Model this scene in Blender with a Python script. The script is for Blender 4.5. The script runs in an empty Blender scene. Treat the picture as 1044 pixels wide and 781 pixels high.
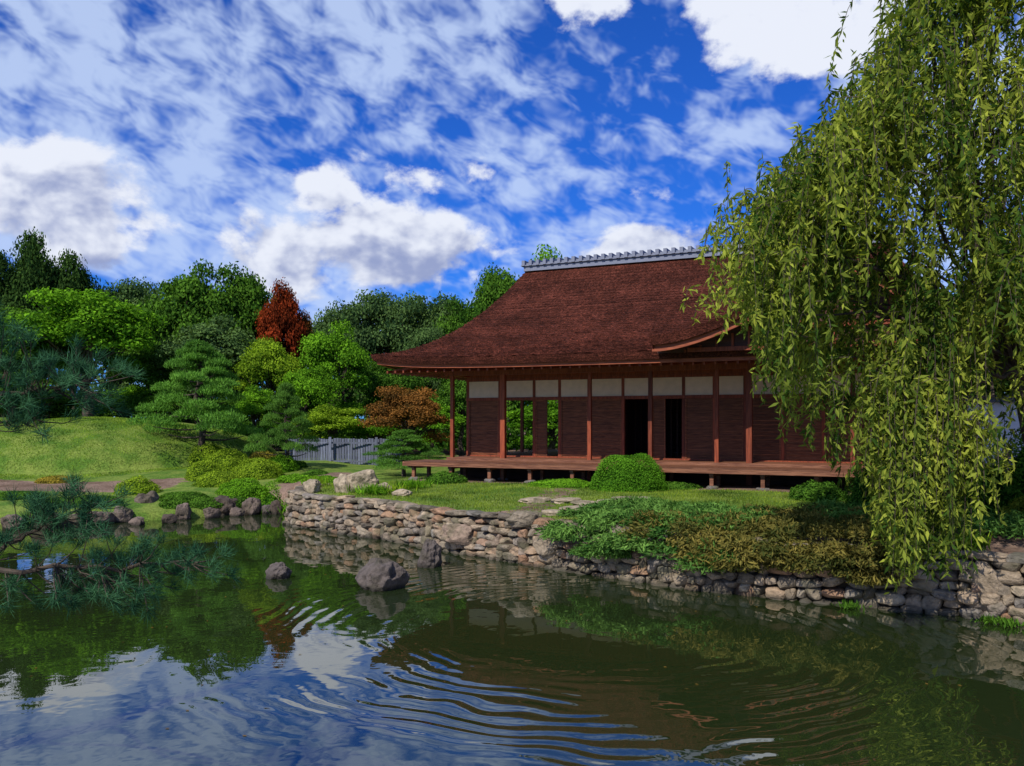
import bpy, bmesh, math, random
import numpy as np
from mathutils import Vector, Matrix, noise
rng=np.random.default_rng(11); random.seed(5)
FL=870.;CX=522.;HY=430.;H=3.0
sc=bpy.context.scene
def W(px,py,Y): return np.array([(px-CX)/FL*Y, Y, H-(py-HY)/FL*Y])
# ------------------------------------------------------------------ nodes
def nd(nt,typ,props=None,ins=None):
    n=nt.nodes.new(typ)
    for k,v in (props or {}).items(): setattr(n,k,v)
    for k,v in (ins or {}).items():
        if isinstance(v,bpy.types.NodeSocket): nt.links.new(v,n.inputs[k])
        else: n.inputs[k].default_value=v
    return n
def M(nt,op,a,b=None,c=None,clamp=False):
    ins={0:a}
    if b is not None: ins[1]=b
    if c is not None: ins[2]=c
    return nd(nt,'ShaderNodeMath',{'operation':op,'use_clamp':clamp},ins).outputs[0]
def c4(c): return (c[0],c[1],c[2],1.0)
def MIX(nt,f,a,b,blend='MIX'):
    a=c4(a) if isinstance(a,tuple) and len(a)==3 else a
    b=c4(b) if isinstance(b,tuple) and len(b)==3 else b
    return nd(nt,'ShaderNodeMix',{'data_type':'RGBA','blend_type':blend},{0:f,6:a,7:b}).outputs[2]
def RAMP(nt,f,stops,interp='LINEAR'):
    n=nd(nt,'ShaderNodeValToRGB',None,{0:f}); cr=n.color_ramp; cr.interpolation=interp
    while len(cr.elements)<len(stops): cr.elements.new(0.5)
    for e,(p,c) in zip(cr.elements,stops):
        e.position=p; e.color=c4(c) if isinstance(c,tuple) else (c,c,c,1)
    return n.outputs[0]
def MR(nt,v,a,b,c=0.,d=1.,smooth=True):
    return nd(nt,'ShaderNodeMapRange',{'interpolation_type':'SMOOTHSTEP' if smooth else 'LINEAR'},{0:v,1:a,2:b,3:c,4:d}).outputs[0]
def NOISE(nt,vec,scale,detail=4,rough=.55,dist=0.,vs=None):
    if vs: vec=nd(nt,'ShaderNodeVectorMath',{'operation':'MULTIPLY'},{0:vec,1:vs}).outputs[0]
    return nd(nt,'ShaderNodeTexNoise',None,{'Vector':vec,'Scale':scale,'Detail':detail,'Roughness':rough,'Distortion':dist}).outputs[0]
def newmat(name):
    m=bpy.data.materials.new(name); m.use_nodes=True; nt=m.node_tree; nt.nodes.clear()
    out=nt.nodes.new('ShaderNodeOutputMaterial')
    return m,nt,out
def OBJ(nt): return nt.nodes.new('ShaderNodeTexCoord').outputs['Object']
def POS(nt): return nt.nodes.new('ShaderNodeNewGeometry').outputs['Position']
def ATT(nt,n='var'): return nd(nt,'ShaderNodeAttribute',{'attribute_name':n}).outputs['Fac']
def BUMP(nt,h,dist,strength=1.): return nd(nt,'ShaderNodeBump',None,{'Height':h,'Distance':dist,'Strength':strength}).outputs[0]
def principled(nt,out,col,rough=.8,bump=None,spec=.3,extra=None):
    ins={'Base Color':c4(col) if isinstance(col,tuple) and len(col)==3 else col,'Roughness':rough,'Specular IOR Level':spec}
    if bump is not None: ins['Normal']=bump
    ins.update(extra or {})
    p=nd(nt,'ShaderNodeBsdfPrincipled',None,ins); nt.links.new(p.outputs[0],out.inputs[0]); return p

def leafmat(name,ca=None,cb=None,trans=.3):
    m,nt,out=newmat(name); v=ATT(nt)
    if ca is None:
        oc=nt.nodes.new('ShaderNodeObjectInfo').outputs['Color']
        a=MIX(nt,1.,oc,(.42,.55,.5),'MULTIPLY'); b=MIX(nt,1.,oc,(3.2,2.75,1.7),'MULTIPLY')
        col=MIX(nt,v,a,b)
    else: col=MIX(nt,v,ca,cb)
    d=nd(nt,'ShaderNodeBsdfDiffuse',None,{'Color':col})
    t=nd(nt,'ShaderNodeBsdfTranslucent',None,{0:MIX(nt,1.,col,(1.4,1.45,.6),'MULTIPLY')})
    mx=nd(nt,'ShaderNodeMixShader',None,{0:trans,1:d.outputs[0],2:t.outputs[0]})
    nt.links.new(mx.outputs[0],out.inputs[0]); return m
M_LEAF=leafmat('leaf_by_object')
def barkmat():
    m,nt,out=newmat('bark'); p=OBJ(nt); n=NOISE(nt,p,6,3,.6,0,(1,1,.25))
    principled(nt,out,RAMP(nt,n,[(.3,(.025,.018,.014)),(.7,(.085,.065,.05))]),.9,BUMP(nt,n,.05)); return m
M_BARK=barkmat()
def stonemat(name='stone',tint=(1,1,1)):
    m,nt,out=newmat(name); p=POS(nt); v=ATT(nt)
    base=RAMP(nt,v,[(0,(.11,.09,.07)),(.2,(.23,.19,.14)),(.4,(.34,.26,.18)),(.55,(.17,.155,.14)),(.7,(.38,.31,.22)),(.85,(.30,.17,.10)),(1,(.25,.23,.20))])
    n=NOISE(nt,p,9,5,.65); n2=NOISE(nt,p,40,3,.6)
    col=MIX(nt,1.,base,RAMP(nt,n,[(.25,.35),(.55,1.),(.8,1.35)]),'MULTIPLY')
    col=MIX(nt,M(nt,'MULTIPLY',MR(nt,NOISE(nt,p,2.3,2),.48,.66),.55),col,(.075,.075,.035))
    z=nd(nt,'ShaderNodeSeparateXYZ',None,{0:p}).outputs[2]
    col=MIX(nt,MR(nt,z,.02,.13,.78,0.),col,(.03,.03,.022))
    col=MIX(nt,1.,col,tint,'MULTIPLY')
    hgt=M(nt,'ADD',n,M(nt,'MULTIPLY',n2,.35))
    principled(nt,out,col,.85,BUMP(nt,hgt,.05)); return m
M_STONE=stonemat()
M_ROCKD=stonemat('dark_rock',(.62,.56,.56))
def woodmat(name,ca,cb,sx=(1,1,1),rough=.6):
    m,nt,out=newmat(name); p=OBJ(nt); n=NOISE(nt,p,7,4,.6,.3,sx); v=ATT(nt)
    col=MIX(nt,MR(nt,n,.3,.7),ca,cb)
    col=MIX(nt,1.,col,RAMP(nt,v,[(0,.65),(1,1.3)]),'MULTIPLY')
    principled(nt,out,col,rough,BUMP(nt,n,.01)); return m
M_POST=woodmat('post_wood',(.14,.028,.012),(.28,.062,.024),(3,3,.3))
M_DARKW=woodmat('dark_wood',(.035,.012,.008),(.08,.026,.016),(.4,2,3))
M_SHUT=woodmat('shutter_wood',(.10,.029,.011),(.26,.085,.034),(.5,2,6))
M_DECK=woodmat('deck_wood',(.10,.036,.020),(.23,.10,.055),(.3,4,4))
M_FASC=woodmat('fascia_wood',(.18,.042,.020),(.32,.085,.035),(.3,3,3))
def simple(name,col,rough=.8,nz=None,metal=0):
    m,nt,out=newmat(name); p=OBJ(nt); n=NOISE(nt,p,nz or 5,4,.6)
    c=MIX(nt,n,tuple(x*.8 for x in col),tuple(min(1,x*1.18) for x in col)); principled(nt,out,c,rough,BUMP(nt,n,.006)); return m
# ------------------------------------------------------------------ mesh builders
def obj_from(name,parts,mats,parent=None,loc=None,smooth=False):
    Vs=[];li=[];lt=[];mi=[];vr=[];off=0
    for V,F,k,v in parts:
        V=np.asarray(V,float).reshape(-1,3);F=np.asarray(F,int)
        if len(F)==0: continue
        Vs.append(V);li.append((F+off).ravel());lt.append(np.full(len(F),F.shape[1]));mi.append(np.full(len(F),k))
        vr.append(np.broadcast_to(np.asarray(v,float),(len(F),)));off+=len(V)
    V=np.concatenate(Vs);li=np.concatenate(li);lt=np.concatenate(lt);mi=np.concatenate(mi);vr=np.concatenate(vr)
    me=bpy.data.meshes.new(name)
    me.vertices.add(len(V));me.vertices.foreach_set('co',V.astype(np.float32).ravel())
    me.loops.add(len(li));me.loops.foreach_set('vertex_index',li.astype(np.int32))
    me.polygons.add(len(lt));ls=np.concatenate([[0],np.cumsum(lt)[:-1]])
    me.polygons.foreach_set('loop_start',ls.astype(np.int32));me.polygons.foreach_set('loop_total',lt.astype(np.int32))
    for m in mats: me.materials.append(m)
    me.update(calc_edges=True)
    me.polygons.foreach_set('material_index',mi.astype(np.int32))
    me.polygons.foreach_set('use_smooth',np.full(len(lt),smooth))
    a=me.attributes.new('var','FLOAT','FACE');a.data.foreach_set('value',vr.astype(np.float32))
    o=bpy.data.objects.new(name,me);sc.collection.objects.link(o)
    if parent: o.parent=parent
    if loc is not None:o.location=loc
    return o
def empty(name,loc=(0,0,0),rz=0):
    e=bpy.data.objects.new(name,None);e.location=loc;e.rotation_euler=(0,0,rz);e.empty_display_size=.3;sc.collection.objects.link(e);return e
def nrm(a): return a/(np.linalg.norm(a,axis=-1,keepdims=True)+1e-9)
def rdir(n): return nrm(rng.normal(size=(n,3)))
def leaves(P,N,T,L,Wd):
    n=len(P);N=nrm(N);T=nrm(T-N*np.sum(T*N,-1,keepdims=True));B=np.cross(N,T)
    L=np.broadcast_to(L,(n,))[:,None];Wd=np.broadcast_to(Wd,(n,))[:,None]
    V=np.stack([P-T*L/2,P+B*Wd/2-T*L*.08,P+T*L/2,P-B*Wd/2-T*L*.08],1).reshape(-1,3)
    return V,np.arange(4*n).reshape(-1,4)
def tube(pts,rad,sides=7):
    pts=np.asarray(pts,float);n=len(pts);rad=np.broadcast_to(rad,(n,))
    t=nrm(np.gradient(pts,axis=0));up=np.array([.13,.2,1.]) if abs(t[0][2])<.9 else np.array([1.,.1,0])
    a=nrm(np.cross(t,up));b=np.cross(t,a);an=np.linspace(0,2*np.pi,sides,endpoint=False)
    V=pts[:,None]+rad[:,None,None]*(np.cos(an)[None,:,None]*a[:,None]+np.sin(an)[None,:,None]*b[:,None])
    F=[]
    for i in range(n-1):
        for j in range(sides):
            k=(j+1)%sides;F.append((i*sides+j,i*sides+k,(i+1)*sides+k,(i+1)*sides+j))
    return V.reshape(-1,3),np.array(F)
def curve(p0,p1,n=6,sag=0.,wob=.0):
    t=np.linspace(0,1,n)[:,None];p=np.array(p0)*(1-t)+np.array(p1)*t
    p[:,2]+=sag*np.sin(np.pi*t[:,0]);
    if wob: p[1:-1]+=rng.normal(size=(n-2,3))*wob
    return p
def boxes(lst):
    V=[];F=[]
    for i,(x0,x1,y0,y1,z0,z1) in enumerate(lst):
        V+=[(x0,y0,z0),(x1,y0,z0),(x1,y1,z0),(x0,y1,z0),(x0,y0,z1),(x1,y0,z1),(x1,y1,z1),(x0,y1,z1)]
        o=8*i;F+=[(o,o+3,o+2,o+1),(o+4,o+5,o+6,o+7),(o,o+1,o+5,o+4),(o+1,o+2,o+6,o+5),(o+2,o+3,o+7,o+6),(o+3,o,o+4,o+7)]
    return np.array(V,float),np.array(F)
def boxvar(lst): return np.repeat(rng.random(len(lst)),6)
def sm(a,b,x): t=np.clip((x-a)/(b-a),0,1);return t*t*(3-2*t)
# ------------------------------------------------------------------ terrain
wallp=np.array([(-7.0,27.3),(-6.75,26.1),(-6.63,24.9),(-5.0,23.2),(-3.0,21.4),(-1.64,19.8),(-.04,18.25),(1.5,16.7),(3.12,15.3),(4.58,14.35),(5.94,13.66),(6.8,13.2),(7.56,12.6),(8.6,11.9),(12,9.5)])
pond=np.array(list(map(tuple,wallp))+[(15,5),(10,2.6),(-4,2.6),(-5.2,4.5),(-5.5,7.2),(-8,9.5),(-16,12),(-24,17),(-21,22.5),(-14.9,24.6),(-11.5,25.1),(-9.66,26.3),(-8.6,27.8),(-8.3,29.2),(-7.5,29.4)])
def segd(x,y,poly,closed=True):
    d=np.full(x.shape,1e9);n=len(poly)
    for i in range(n if closed else n-1):
        a=poly[i];b=poly[(i+1)%n];ab=b-a;t=np.clip(((x-a[0])*ab[0]+(y-a[1])*ab[1])/(ab@ab),0,1)
        d=np.minimum(d,np.hypot(x-a[0]-t*ab[0],y-a[1]-t*ab[1]))
    return d
def inside(x,y,poly):
    r=np.zeros(x.shape,bool);n=len(poly)
    for i in range(n):
        x1,y1=poly[i];x2,y2=poly[(i+1)%n]
        c=((y1>y)!=(y2>y))&(x<(x2-x1)*(y-y1)/((y2-y1) if y2!=y1 else 1e-9)+x1);r^=c
    return r
MXC=-20.4
def gz(x,y):
    x=np.asarray(x,float);y=np.asarray(y,float)
    d=segd(x,y,pond);d=np.where(inside(x,y,pond),-d,d)
    left=.22+.75*sm(26,40,y)+.25*sm(0,2.5,d)
    right=.90+.14*sm(0,8,d)
    wr=sm(-8.6,-7.0,x)
    base=left*(1-wr)+right*wr
    base=np.where(y<9,.9+.5*sm(3,-1,y),base)
    base=base+.05*np.sin(x*.9+1)*np.sin(y*.8)*sm(.5,2,d)+.5*sm(50,90,y)
    r2=((x-MXC)/8.6)**2+((y-42)/8.5)**2
    base=base+1.95*np.clip(1-r2,0,1)**.55
    r3=((x+34)/10)**2+((y-44)/9)**2
    base=base+1.7*np.clip(1-r3,0,1)
    steep=sm(.12,.5,d)
    return -.8*(1-steep)+base*steep - .5*sm(0,3,-d)
def gz1(x,y): return float(gz(np.array([x]),np.array([y]))[0])
xs=np.concatenate([[-900,-400,-200,-120,-80,-60,-50,-42,-36,-32],np.arange(-29,15,.25),[15.5,17,19,22,26,32,40,60,90,150,300,900]])
ys=np.concatenate([[-300,-100,-40,-20,-8,-2,1],np.arange(2,50,.25),[51,53,56,60,66,75,90,120,170,260,500,1500]])
X,Y=np.meshgrid(xs,ys);Z=gz(X,Y)
nx=len(xs);idx=np.arange(len(xs)*len(ys)).reshape(len(ys),nx)
Fg=np.stack([idx[:-1,:-1],idx[:-1,1:],idx[1:,1:],idx[1:,:-1]],-1).reshape(-1,4)
def grassmask(x,y):
    d=segd(x,y,wallp,False)
    g=np.ones(x.shape)
    path=sm(1.6,1.0,np.abs(y-(31.2+.06*(x+15)+.5*np.sin(x*.5))))*sm(-11.5,-13,x);g=g*(1-path)
    g=g*(1-sm(3.6,5.6,x)*sm(19.5,17,y)*.9)
    lx=(x+.3)*.906-(y-29.4)*.423;ly=(x+.3)*.423+(y-29.4)*.906
    g=g*(1-sm(-2.1,-1.5,ly)*sm(-3.6,-2.6,lx)*sm(12,10,ly))
    g=g*(1-.6*sm(1.3,.4,d)*sm(-9,-6.5,x))
    g=g*(1-.8*sm(-9.2,-8,x)*sm(-5.4,-6.8,x)*sm(25,26,y)*sm(34,33,y))
    g=g*(1-.55*sm(.9,.3,np.abs((x-.8)-.25*(y-22)))*sm(-8,-6,x)*sm(17,18,y)*sm(27,25,y))
    g=g*(1-.75*sm(44,54,y))
    return np.clip(g,0,1)
G=grassmask(X,Y)
m_g,nt,out=newmat('ground_soil_and_grass')
p=POS(nt);g=ATT(nt,'grass')
nA=NOISE(nt,p,.9,3,.6);nB=NOISE(nt,p,14,3,.7)
gr=MIX(nt,MR(nt,nA,.35,.65),(.075,.155,.020),(.18,.24,.045))
gr=MIX(nt,1.,gr,RAMP(nt,nB,[(.3,.5),(.7,1.35)]),'MULTIPLY')
so=MIX(nt,MR(nt,nA,.3,.7),(.13,.085,.06),(.26,.18,.14));so=MIX(nt,1.,so,RAMP(nt,nB,[(.3,.6),(.7,1.3)]),'MULTIPLY')
f=MR(nt,M(nt,'ADD',g,M(nt,'MULTIPLY',M(nt,'SUBTRACT',NOISE(nt,p,3.,3,.65),.5),1.1)),.4,.6)
principled(nt,out,MIX(nt,f,so,gr),.95,BUMP(nt,nB,.05),.1)
go=obj_from('ground',[(np.stack([X,Y,Z],-1),Fg,0,0.)],[m_g],smooth=True)
ga=go.data.attributes.new('grass','FLOAT','POINT');ga.data.foreach_set('value',G.astype(np.float32).ravel())
# water
m_w,nt,out=newmat('pond_water_surface')
p=POS(nt)
v=nd(nt,'ShaderNodeVectorMath',{'operation':'SUBTRACT'},{0:p,1:(1.2,12.6,0)}).outputs[0]
wob=NOISE(nt,p,.5,2)
r=nd(nt,'ShaderNodeVectorMath',{'operation':'LENGTH'},{0:v}).outputs['Value']
r=M(nt,'ADD',r,M(nt,'MULTIPLY',wob,1.0))
ring=M(nt,'SINE',M(nt,'MULTIPLY',r,21.))
amp=M(nt,'MULTIPLY',MR(nt,r,2.,4.4),MR(nt,r,7.2,5.,0,1.))
amp=M(nt,'MULTIPLY',amp,MR(nt,NOISE(nt,p,.42,1),.38,.62,.05,1.))
h=M(nt,'MULTIPLY',M(nt,'MULTIPLY',ring,amp),.0027)
h=M(nt,'ADD',h,M(nt,'MULTIPLY',NOISE(nt,p,1.2,2,.5,.5,(1,.8,1)),.0052))
h=M(nt,'ADD',h,M(nt,'MULTIPLY',NOISE(nt,p,6,1,.5,.3,(1,1,1)),.0007))
principled(nt,out,(.014,.024,.007),.01,BUMP(nt,h,1.),.5,{'IOR':2.4})
obj_from('pond_water',[([(-27,1,0),(17,1,0),(17,31,0),(-27,31,0)],[(0,1,2,3)],0,0.)],[m_w])
# ------------------------------------------------------------------ stones
def ico(sub):
    bm=bmesh.new();bmesh.ops.create_icosphere(bm,subdivisions=sub,radius=1);V=np.array([v.co[:] for v in bm.verts]);F=np.array([[v.index for v in f.verts] for f in bm.faces]);bm.free();return V,F
I3=ico(3);I4=ico(4);I5=ico(5)
def stone(base,dim,loc,rz,amp=.16,k=4.,fr=1.3,tilt=.06):
    V,F=base;q=V/(np.sum(np.abs(V)**k,1)**(1/k))[:,None]
    s=rng.random(3)*100
    dn=np.array([noise.fractal(Vector(v*fr+s),.8,2.,3) for v in V]) if len(V)>200 else np.array([noise.noise(Vector(v*fr+s)) for v in V])
    q=q*(1+amp*dn[:,None]*1.6)
    for _ in range(4):
        n=rdir(1)[0];d=.78+.15*rng.random();e=q@n-d;q=q-np.clip(e,0,None)[:,None]*n*.8
    q=q*np.asarray(dim)/2
    R=np.array(Matrix.Rotation(rz,3,'Z')@Matrix.Rotation(rng.normal()*tilt,3,'X')@Matrix.Rotation(rng.normal()*tilt,3,'Y'))
    return q@R.T+np.asarray(loc),F
seg=np.diff(wallp,axis=0);sl=np.hypot(seg[:,0],seg[:,1]);cum=np.concatenate([[0],np.cumsum(sl)]);TL=cum[-1]
def wp(s):
    x=np.interp(s,cum,wallp[:,0]);y=np.interp(s,cum,wallp[:,1]);e=.3
    tx=np.interp(s+e,cum,wallp[:,0])-np.interp(s-e,cum,wallp[:,0]);ty=np.interp(s+e,cum,wallp[:,1])-np.interp(s-e,cum,wallp[:,1]);l=math.hypot(tx,ty)+1e-9
    return np.array([x,y]),np.array([tx,ty])/l
parts=[]
z0=-.1
hs=[.17,.17,.16,.16,.15,.13,.13]
zc=z0
for ci,hh in enumerate(hs):
    s=0
    while s<TL:
        w=random.uniform(.14,.42);hq=hh*random.uniform(.8,1.3)
        if ci==6: w=random.uniform(.3,.7);hq=hh*random.uniform(.9,1.05)
        if random.random()<.06 and ci<6: hq*=1.8
        q,t=wp(s+w/2);ninw=np.array([-t[1],t[0]])
        wavy=(.04*math.sin(s*1.3+ci)+.03*math.sin(s*3.1))*(1 if ci<6 else .4)
        c=q+ninw*(.16+ci*.017+random.uniform(-.06,.06))
        parts.append((*stone(I3,(w*1.05,.42,hq*1.1),(c[0],c[1],zc+hh/2+wavy),math.atan2(t[1],t[0])+random.gauss(0,.07),.13,5.),0,rng.random()))
        s+=w
    zc+=hh
for px,py,w,h_,Yd in [(470,545,.8,.45,19.3),(560,556,.6,.45,17.6),(1008,606,.5,.85,13.1),(535,530,.7,.35,18.1)]:
    l=W(px,py,Yd);parts.append((*stone(I4,(w,.5,h_),(l[0],l[1],max(.2,l[2])),-.7,.2),0,rng.random()))
obj_from('stone_retaining_wall',parts,[M_STONE],smooth=False)
pk=[];n=60
for i,s in enumerate(np.linspace(0,TL,n)):
    q,t=wp(s);ni=np.array([-t[1],t[0]]);c=q+ni*.22;pk+= [(c[0],c[1],-.3),(c[0],c[1],.84)]
obj_from('wall_earth_fill',[(pk,[(2*i,2*i+2,2*i+3,2*i+1) for i in range(n-1)],0,0)],[simple('earth_fill',(.03,.022,.016))])
for px,py,w,h_,d in [(282,590,.46,.34,.4),(388,600,.86,.62,.7),(437,578,.5,.66,.45)]:
    Yd=H*FL/(py-HY);l=W(px,py,Yd);obj_from('pond_rock',[(*stone(I5,(w,d,h_*1.2),(l[0],Yd+.1,h_*.2),random.random()*3,.17,2.7,1.6,.1),0,.55)],[M_ROCKD],smooth=False)
shore=[(150,524,.95,.75),(184,528,.6,.5),(197,523,.45,.5),(228,519,1.1,.6),(214,527,.5,.35),(122,531,.6,.45),(255,520,.7,.6),(270,519,.4,.3),(170,532,.4,.3),(100,533,.8,.4),(75,535,.6,.4),(45,537,.9,.5),(10,538,.8,.4),(240,525,.4,.3),(280,521,.35,.5),(137,534,.4,.25),(-30,540,1,.5),(-70,542,.8,.5)]
for px,py,w,h_ in shore:
    Yd=min(27.6,(H-.05)*FL/(py-HY)) ;l=W(px,py,Yd);obj_from('shore_rock',[(*stone(I4,(w,w*.75,h_*1.2),(l[0],Yd+.15,h_*.32),random.random()*3,.17,3.,1.4,.1),0,random.choice([.02,.5,.55,.6,.97]))],[M_ROCKD])
for px,py,w,h_,Yd in [(368,497,1.1,.8,25.4),(350,500,.6,.6,25.2),(390,499,.5,.4,25),(318,505,.6,.45,25.3),(410,502,.6,.25,24.2)]:
    l=W(px,py,Yd);obj_from('garden_boulder',[(*stone(I4,(w,w*.7,h_),(l[0],Yd,gz1(l[0],Yd)+h_*.3),random.random()*3,.2,4,1.2),0,.7)],[M_STONE])
st=[]
for px,py in [(567,521),(585,517),(600,513),(622,512),(640,511),(577,509),(655,512),(545,508)]:
    Yd=(H-1.0)*FL/(py-HY);l=W(px,py,Yd);st.append((*stone(I4,(random.uniform(.5,.9),.6,.14),(l[0],Yd,gz1(l[0],Yd)+.04),random.random()*3,.1,4,1.2,.02),0,.7))
obj_from('stepping_stones',st,[M_STONE])
# ------------------------------------------------------------------ JAPANESE HOUSE (local frame)
house=empty('japanese_house',(-.3,29.4,0),math.radians(-25))
RE=5.05;RH=4.0
def roofz(s): return RE+RH*(.25*s+.75*s*s)
x0e,x1e,y0e,y1e=-4.1,15.5,-2.,11.
def corner(s,side,w):
    xL=x0e+3.02*s;xR=x1e-3.5*s;yF=y0e+6.5*s;yB=y1e-6.5*s
    if side==0:x=xL+(xR-xL)*w;y=yF+0*w
    elif side==1:x=xR+0*w;y=yF+(yB-yF)*w
    elif side==2:x=xR+(xL-xR)*w;y=yB+0*w
    else:x=xL+0*w;y=yB+(yF-yB)*w
    cd=np.min([np.hypot(x-a,y-b) for a,b in((xL,yF),(xR,yF),(xR,yB),(xL,yB))],axis=0)
    return x,y,.24*np.exp(-cd/1.6)*(1-s)**2
NC=50;rp=[]
for side,Ms in ((0,180),(1,40),(2,40),(3,100)):
    w=np.linspace(0,1,Ms+1);rows=[]
    for k in range(NC):
        jit=rng.normal(size=w.shape)*.014
        for s,dz in ((k/NC,.038),((k+1)/NC,0.)):
            x,y,up=corner(s,side,w)
            z=roofz(s)+up+dz+jit*(dz>0)
            rows.append(np.stack([x,y,z],-1))
    V=np.array(rows).reshape(-1,3);n=Ms+1;ii=np.arange(len(rows)*n).reshape(-1,n)
    F=np.stack([ii[:-1,:-1],ii[:-1,1:],ii[1:,1:],ii[1:,:-1]],-1).reshape(-1,4)
    rp.append((V,F,0,np.repeat(rng.random(len(F)//Ms),Ms)*.4+rng.random(len(F))*.6))
m_r,nt,out=newmat('cypress_bark_roof')
p=OBJ(nt);v=ATT(nt);n1=NOISE(nt,p,.9,3,.6);n2=NOISE(nt,p,17,4,.88,0,(1,1,1.5))
col=MIX(nt,MR(nt,n1,.3,.7),(.058,.017,.011),(.112,.032,.021))
col=MIX(nt,1.,col,RAMP(nt,n2,[(.3,.12),(.5,.8),(.70,3.0)]),'MULTIPLY');col=MIX(nt,1.,col,RAMP(nt,v,[(0,.45),(1,1.5)]),'MULTIPLY')
principled(nt,out,col,.9,BUMP(nt,n2,.08),.1);M_ROOF=m_r
def ringrow(i,z,side,w,upk=1.):
    xL=x0e+i;xR=x1e-i;yF=y0e+i;yB=y1e-i
    if side==0:x=xL+(xR-xL)*w;y=yF+0*w
    elif side==1:x=xR+0*w;y=yF+(yB-yF)*w
    elif side==2:x=xR+(xL-xR)*w;y=yB+0*w
    else:x=xL+0*w;y=yB+(yF-yB)*w
    cd=np.min([np.hypot(x-a,y-b) for a,b in((xL,yF),(xR,yF),(xR,yB),(xL,yB))],axis=0)
    return np.stack([x,y,z+upk*.24*np.exp(-cd/1.6)],-1)
w=np.linspace(0,1,60)
def strip(spec,mi):
    for side in range(4):
        V=np.array([ringrow(i,z,side,w,u) for i,z,u in spec]).reshape(-1,3);ii=np.arange(len(V)).reshape(-1,60)
        rp.append((V,np.stack([ii[:-1,:-1],ii[:-1,1:],ii[1:,1:],ii[1:,:-1]],-1).reshape(-1,4),mi,.5))
strip([(0,RE+.028,1),(.02,RE-.08,1),(.07,RE-.2,1)],0)
strip([(.07,RE-.2,1),(.16,RE-.2,1)],0)
strip([(.16,RE-.2,1),(.16,RE-.31,1),(.24,RE-.31,1)],1)
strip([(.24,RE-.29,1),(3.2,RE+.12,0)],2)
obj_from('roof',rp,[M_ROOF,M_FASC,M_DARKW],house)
V=[];F=[]
def slope_box(a,b,wd,hg):
    a=np.array(a);b=np.array(b);d=b-a;sd=nrm(np.array([-d[1],d[0],0]))*wd/2;o=len(V)
    for P in(a,b):
        for sx,zz in((-1,0),(1,0),(1,hg),(-1,hg)): V.append(P+sd*sx+np.array([0,0,zz]))
    F.extend([(o,o+1,o+2,o+3),(o+4,o+7,o+6,o+5),(o,o+4,o+5,o+1),(o+1,o+5,o+6,o+2),(o+2,o+6,o+7,o+3),(o+3,o+7,o+4,o)])
for x in np.arange(-3.6,15,.32): slope_box((x,-1.72,RE-.385),(x,1.15,RE-.03),.06,.08)
for y in np.arange(-1.4,10.5,.32): slope_box((-3.82,y,RE-.385),(-2.,y,RE-.13),.06,.08)
obj_from('rafters',[(V,F,0,rng.random(len(F)))],[M_POST],house)
rb=[(-1.15,12.1,4.28,4.72,8.95,9.14),(-1.25,12.2,4.22,4.78,9.143,9.19),(-1.1,12.,4.33,4.67,9.193,9.27)]
for x in np.arange(-1.2,12.1,.3): rb.append((x,x+.13,4.18,4.82,9.15,9.36))
obj_from('ridge_tiles',[(*boxes(rb),0,boxvar(rb))],[simple('grey_ridge_tile',(.17,.19,.26),.6,12)],house)
gx,gw,gy0,gy1=11.,5.,-3.,4.6
def gpz(x): s=1-np.abs(x-gx)/gw;return 5.3+2.25*(.35*s+.65*s*s)+.12*np.exp(-s/.12)
NG=34;yy=np.linspace(gy0,gy1,50)
rp=[]
for sgn in(-1,1):
    rows=[]
    for k in range(NG):
        for s,dz in((k/NG,.025),((k+1)/NG,0)):
            x=gx+sgn*gw*(1-s);rows.append(np.stack([np.full(50,x),yy,gpz(x)+dz+rng.normal(size=50)*.005*(dz>0)],-1))
    Vv=np.array(rows).reshape(-1,3);ii=np.arange(len(Vv)).reshape(-1,50)
    FF=np.stack([ii[:-1,:-1],ii[:-1,1:],ii[1:,1:],ii[1:,:-1]],-1).reshape(-1,4)
    rp.append((Vv,FF,0,rng.random(len(FF))))
xx=np.linspace(gx-gw,gx+gw,81)
def vstrip(a,b,mi):
    Vv=np.concatenate([a,b]);n=len(a);rp.append((Vv,[(i,i+1,n+i+1,n+i) for i in range(n-1)],mi,.5))
def prow(y,dz,sh=0): 
    xq=gx+(xx-gx)*(1-sh);return np.stack([xq,np.full(81,y),gpz(xx)+dz],-1)
vstrip(prow(gy0,.02),prow(gy0+.05,-.24,.01),0)
vstrip(prow(gy0+.05,-.24,.01),prow(gy0+.16,-.24,.01),0)
vstrip(prow(gy0+.16,-.20,.01),prow(gy0+.16,-.42,.01),1);vstrip(prow(gy0+.16,-.42,.01),prow(gy0+.26,-.42,.01),1);vstrip(prow(gy0+.26,-.42,.01),prow(gy0+.26,-.2,.01),1)
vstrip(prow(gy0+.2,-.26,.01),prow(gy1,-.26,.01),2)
xe=gx-gw
ya=np.linspace(gy0,1,12)
for mi,(xa,za,xb,zb) in((0,(xe,gpz(xe),xe+.06,gpz(xe)-.24)),(1,(xe+.1,gpz(xe)-.24,xe+.1,gpz(xe)-.36))):
    vstrip(np.stack([np.full(12,xa),ya,np.full(12,za+.02)],-1),np.stack([np.full(12,xb),ya,np.full(12,zb)],-1),mi)
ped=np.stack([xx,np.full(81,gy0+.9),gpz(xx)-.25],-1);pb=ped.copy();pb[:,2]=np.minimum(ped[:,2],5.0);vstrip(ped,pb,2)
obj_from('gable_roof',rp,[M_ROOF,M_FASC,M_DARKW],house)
gl=[]
for x in np.arange(xe+.8,gx+4.5,.45):
    gl.append((x,x+.06,gy0+.84,gy0+.895,5.0,float(gpz(x))-.42))
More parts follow.
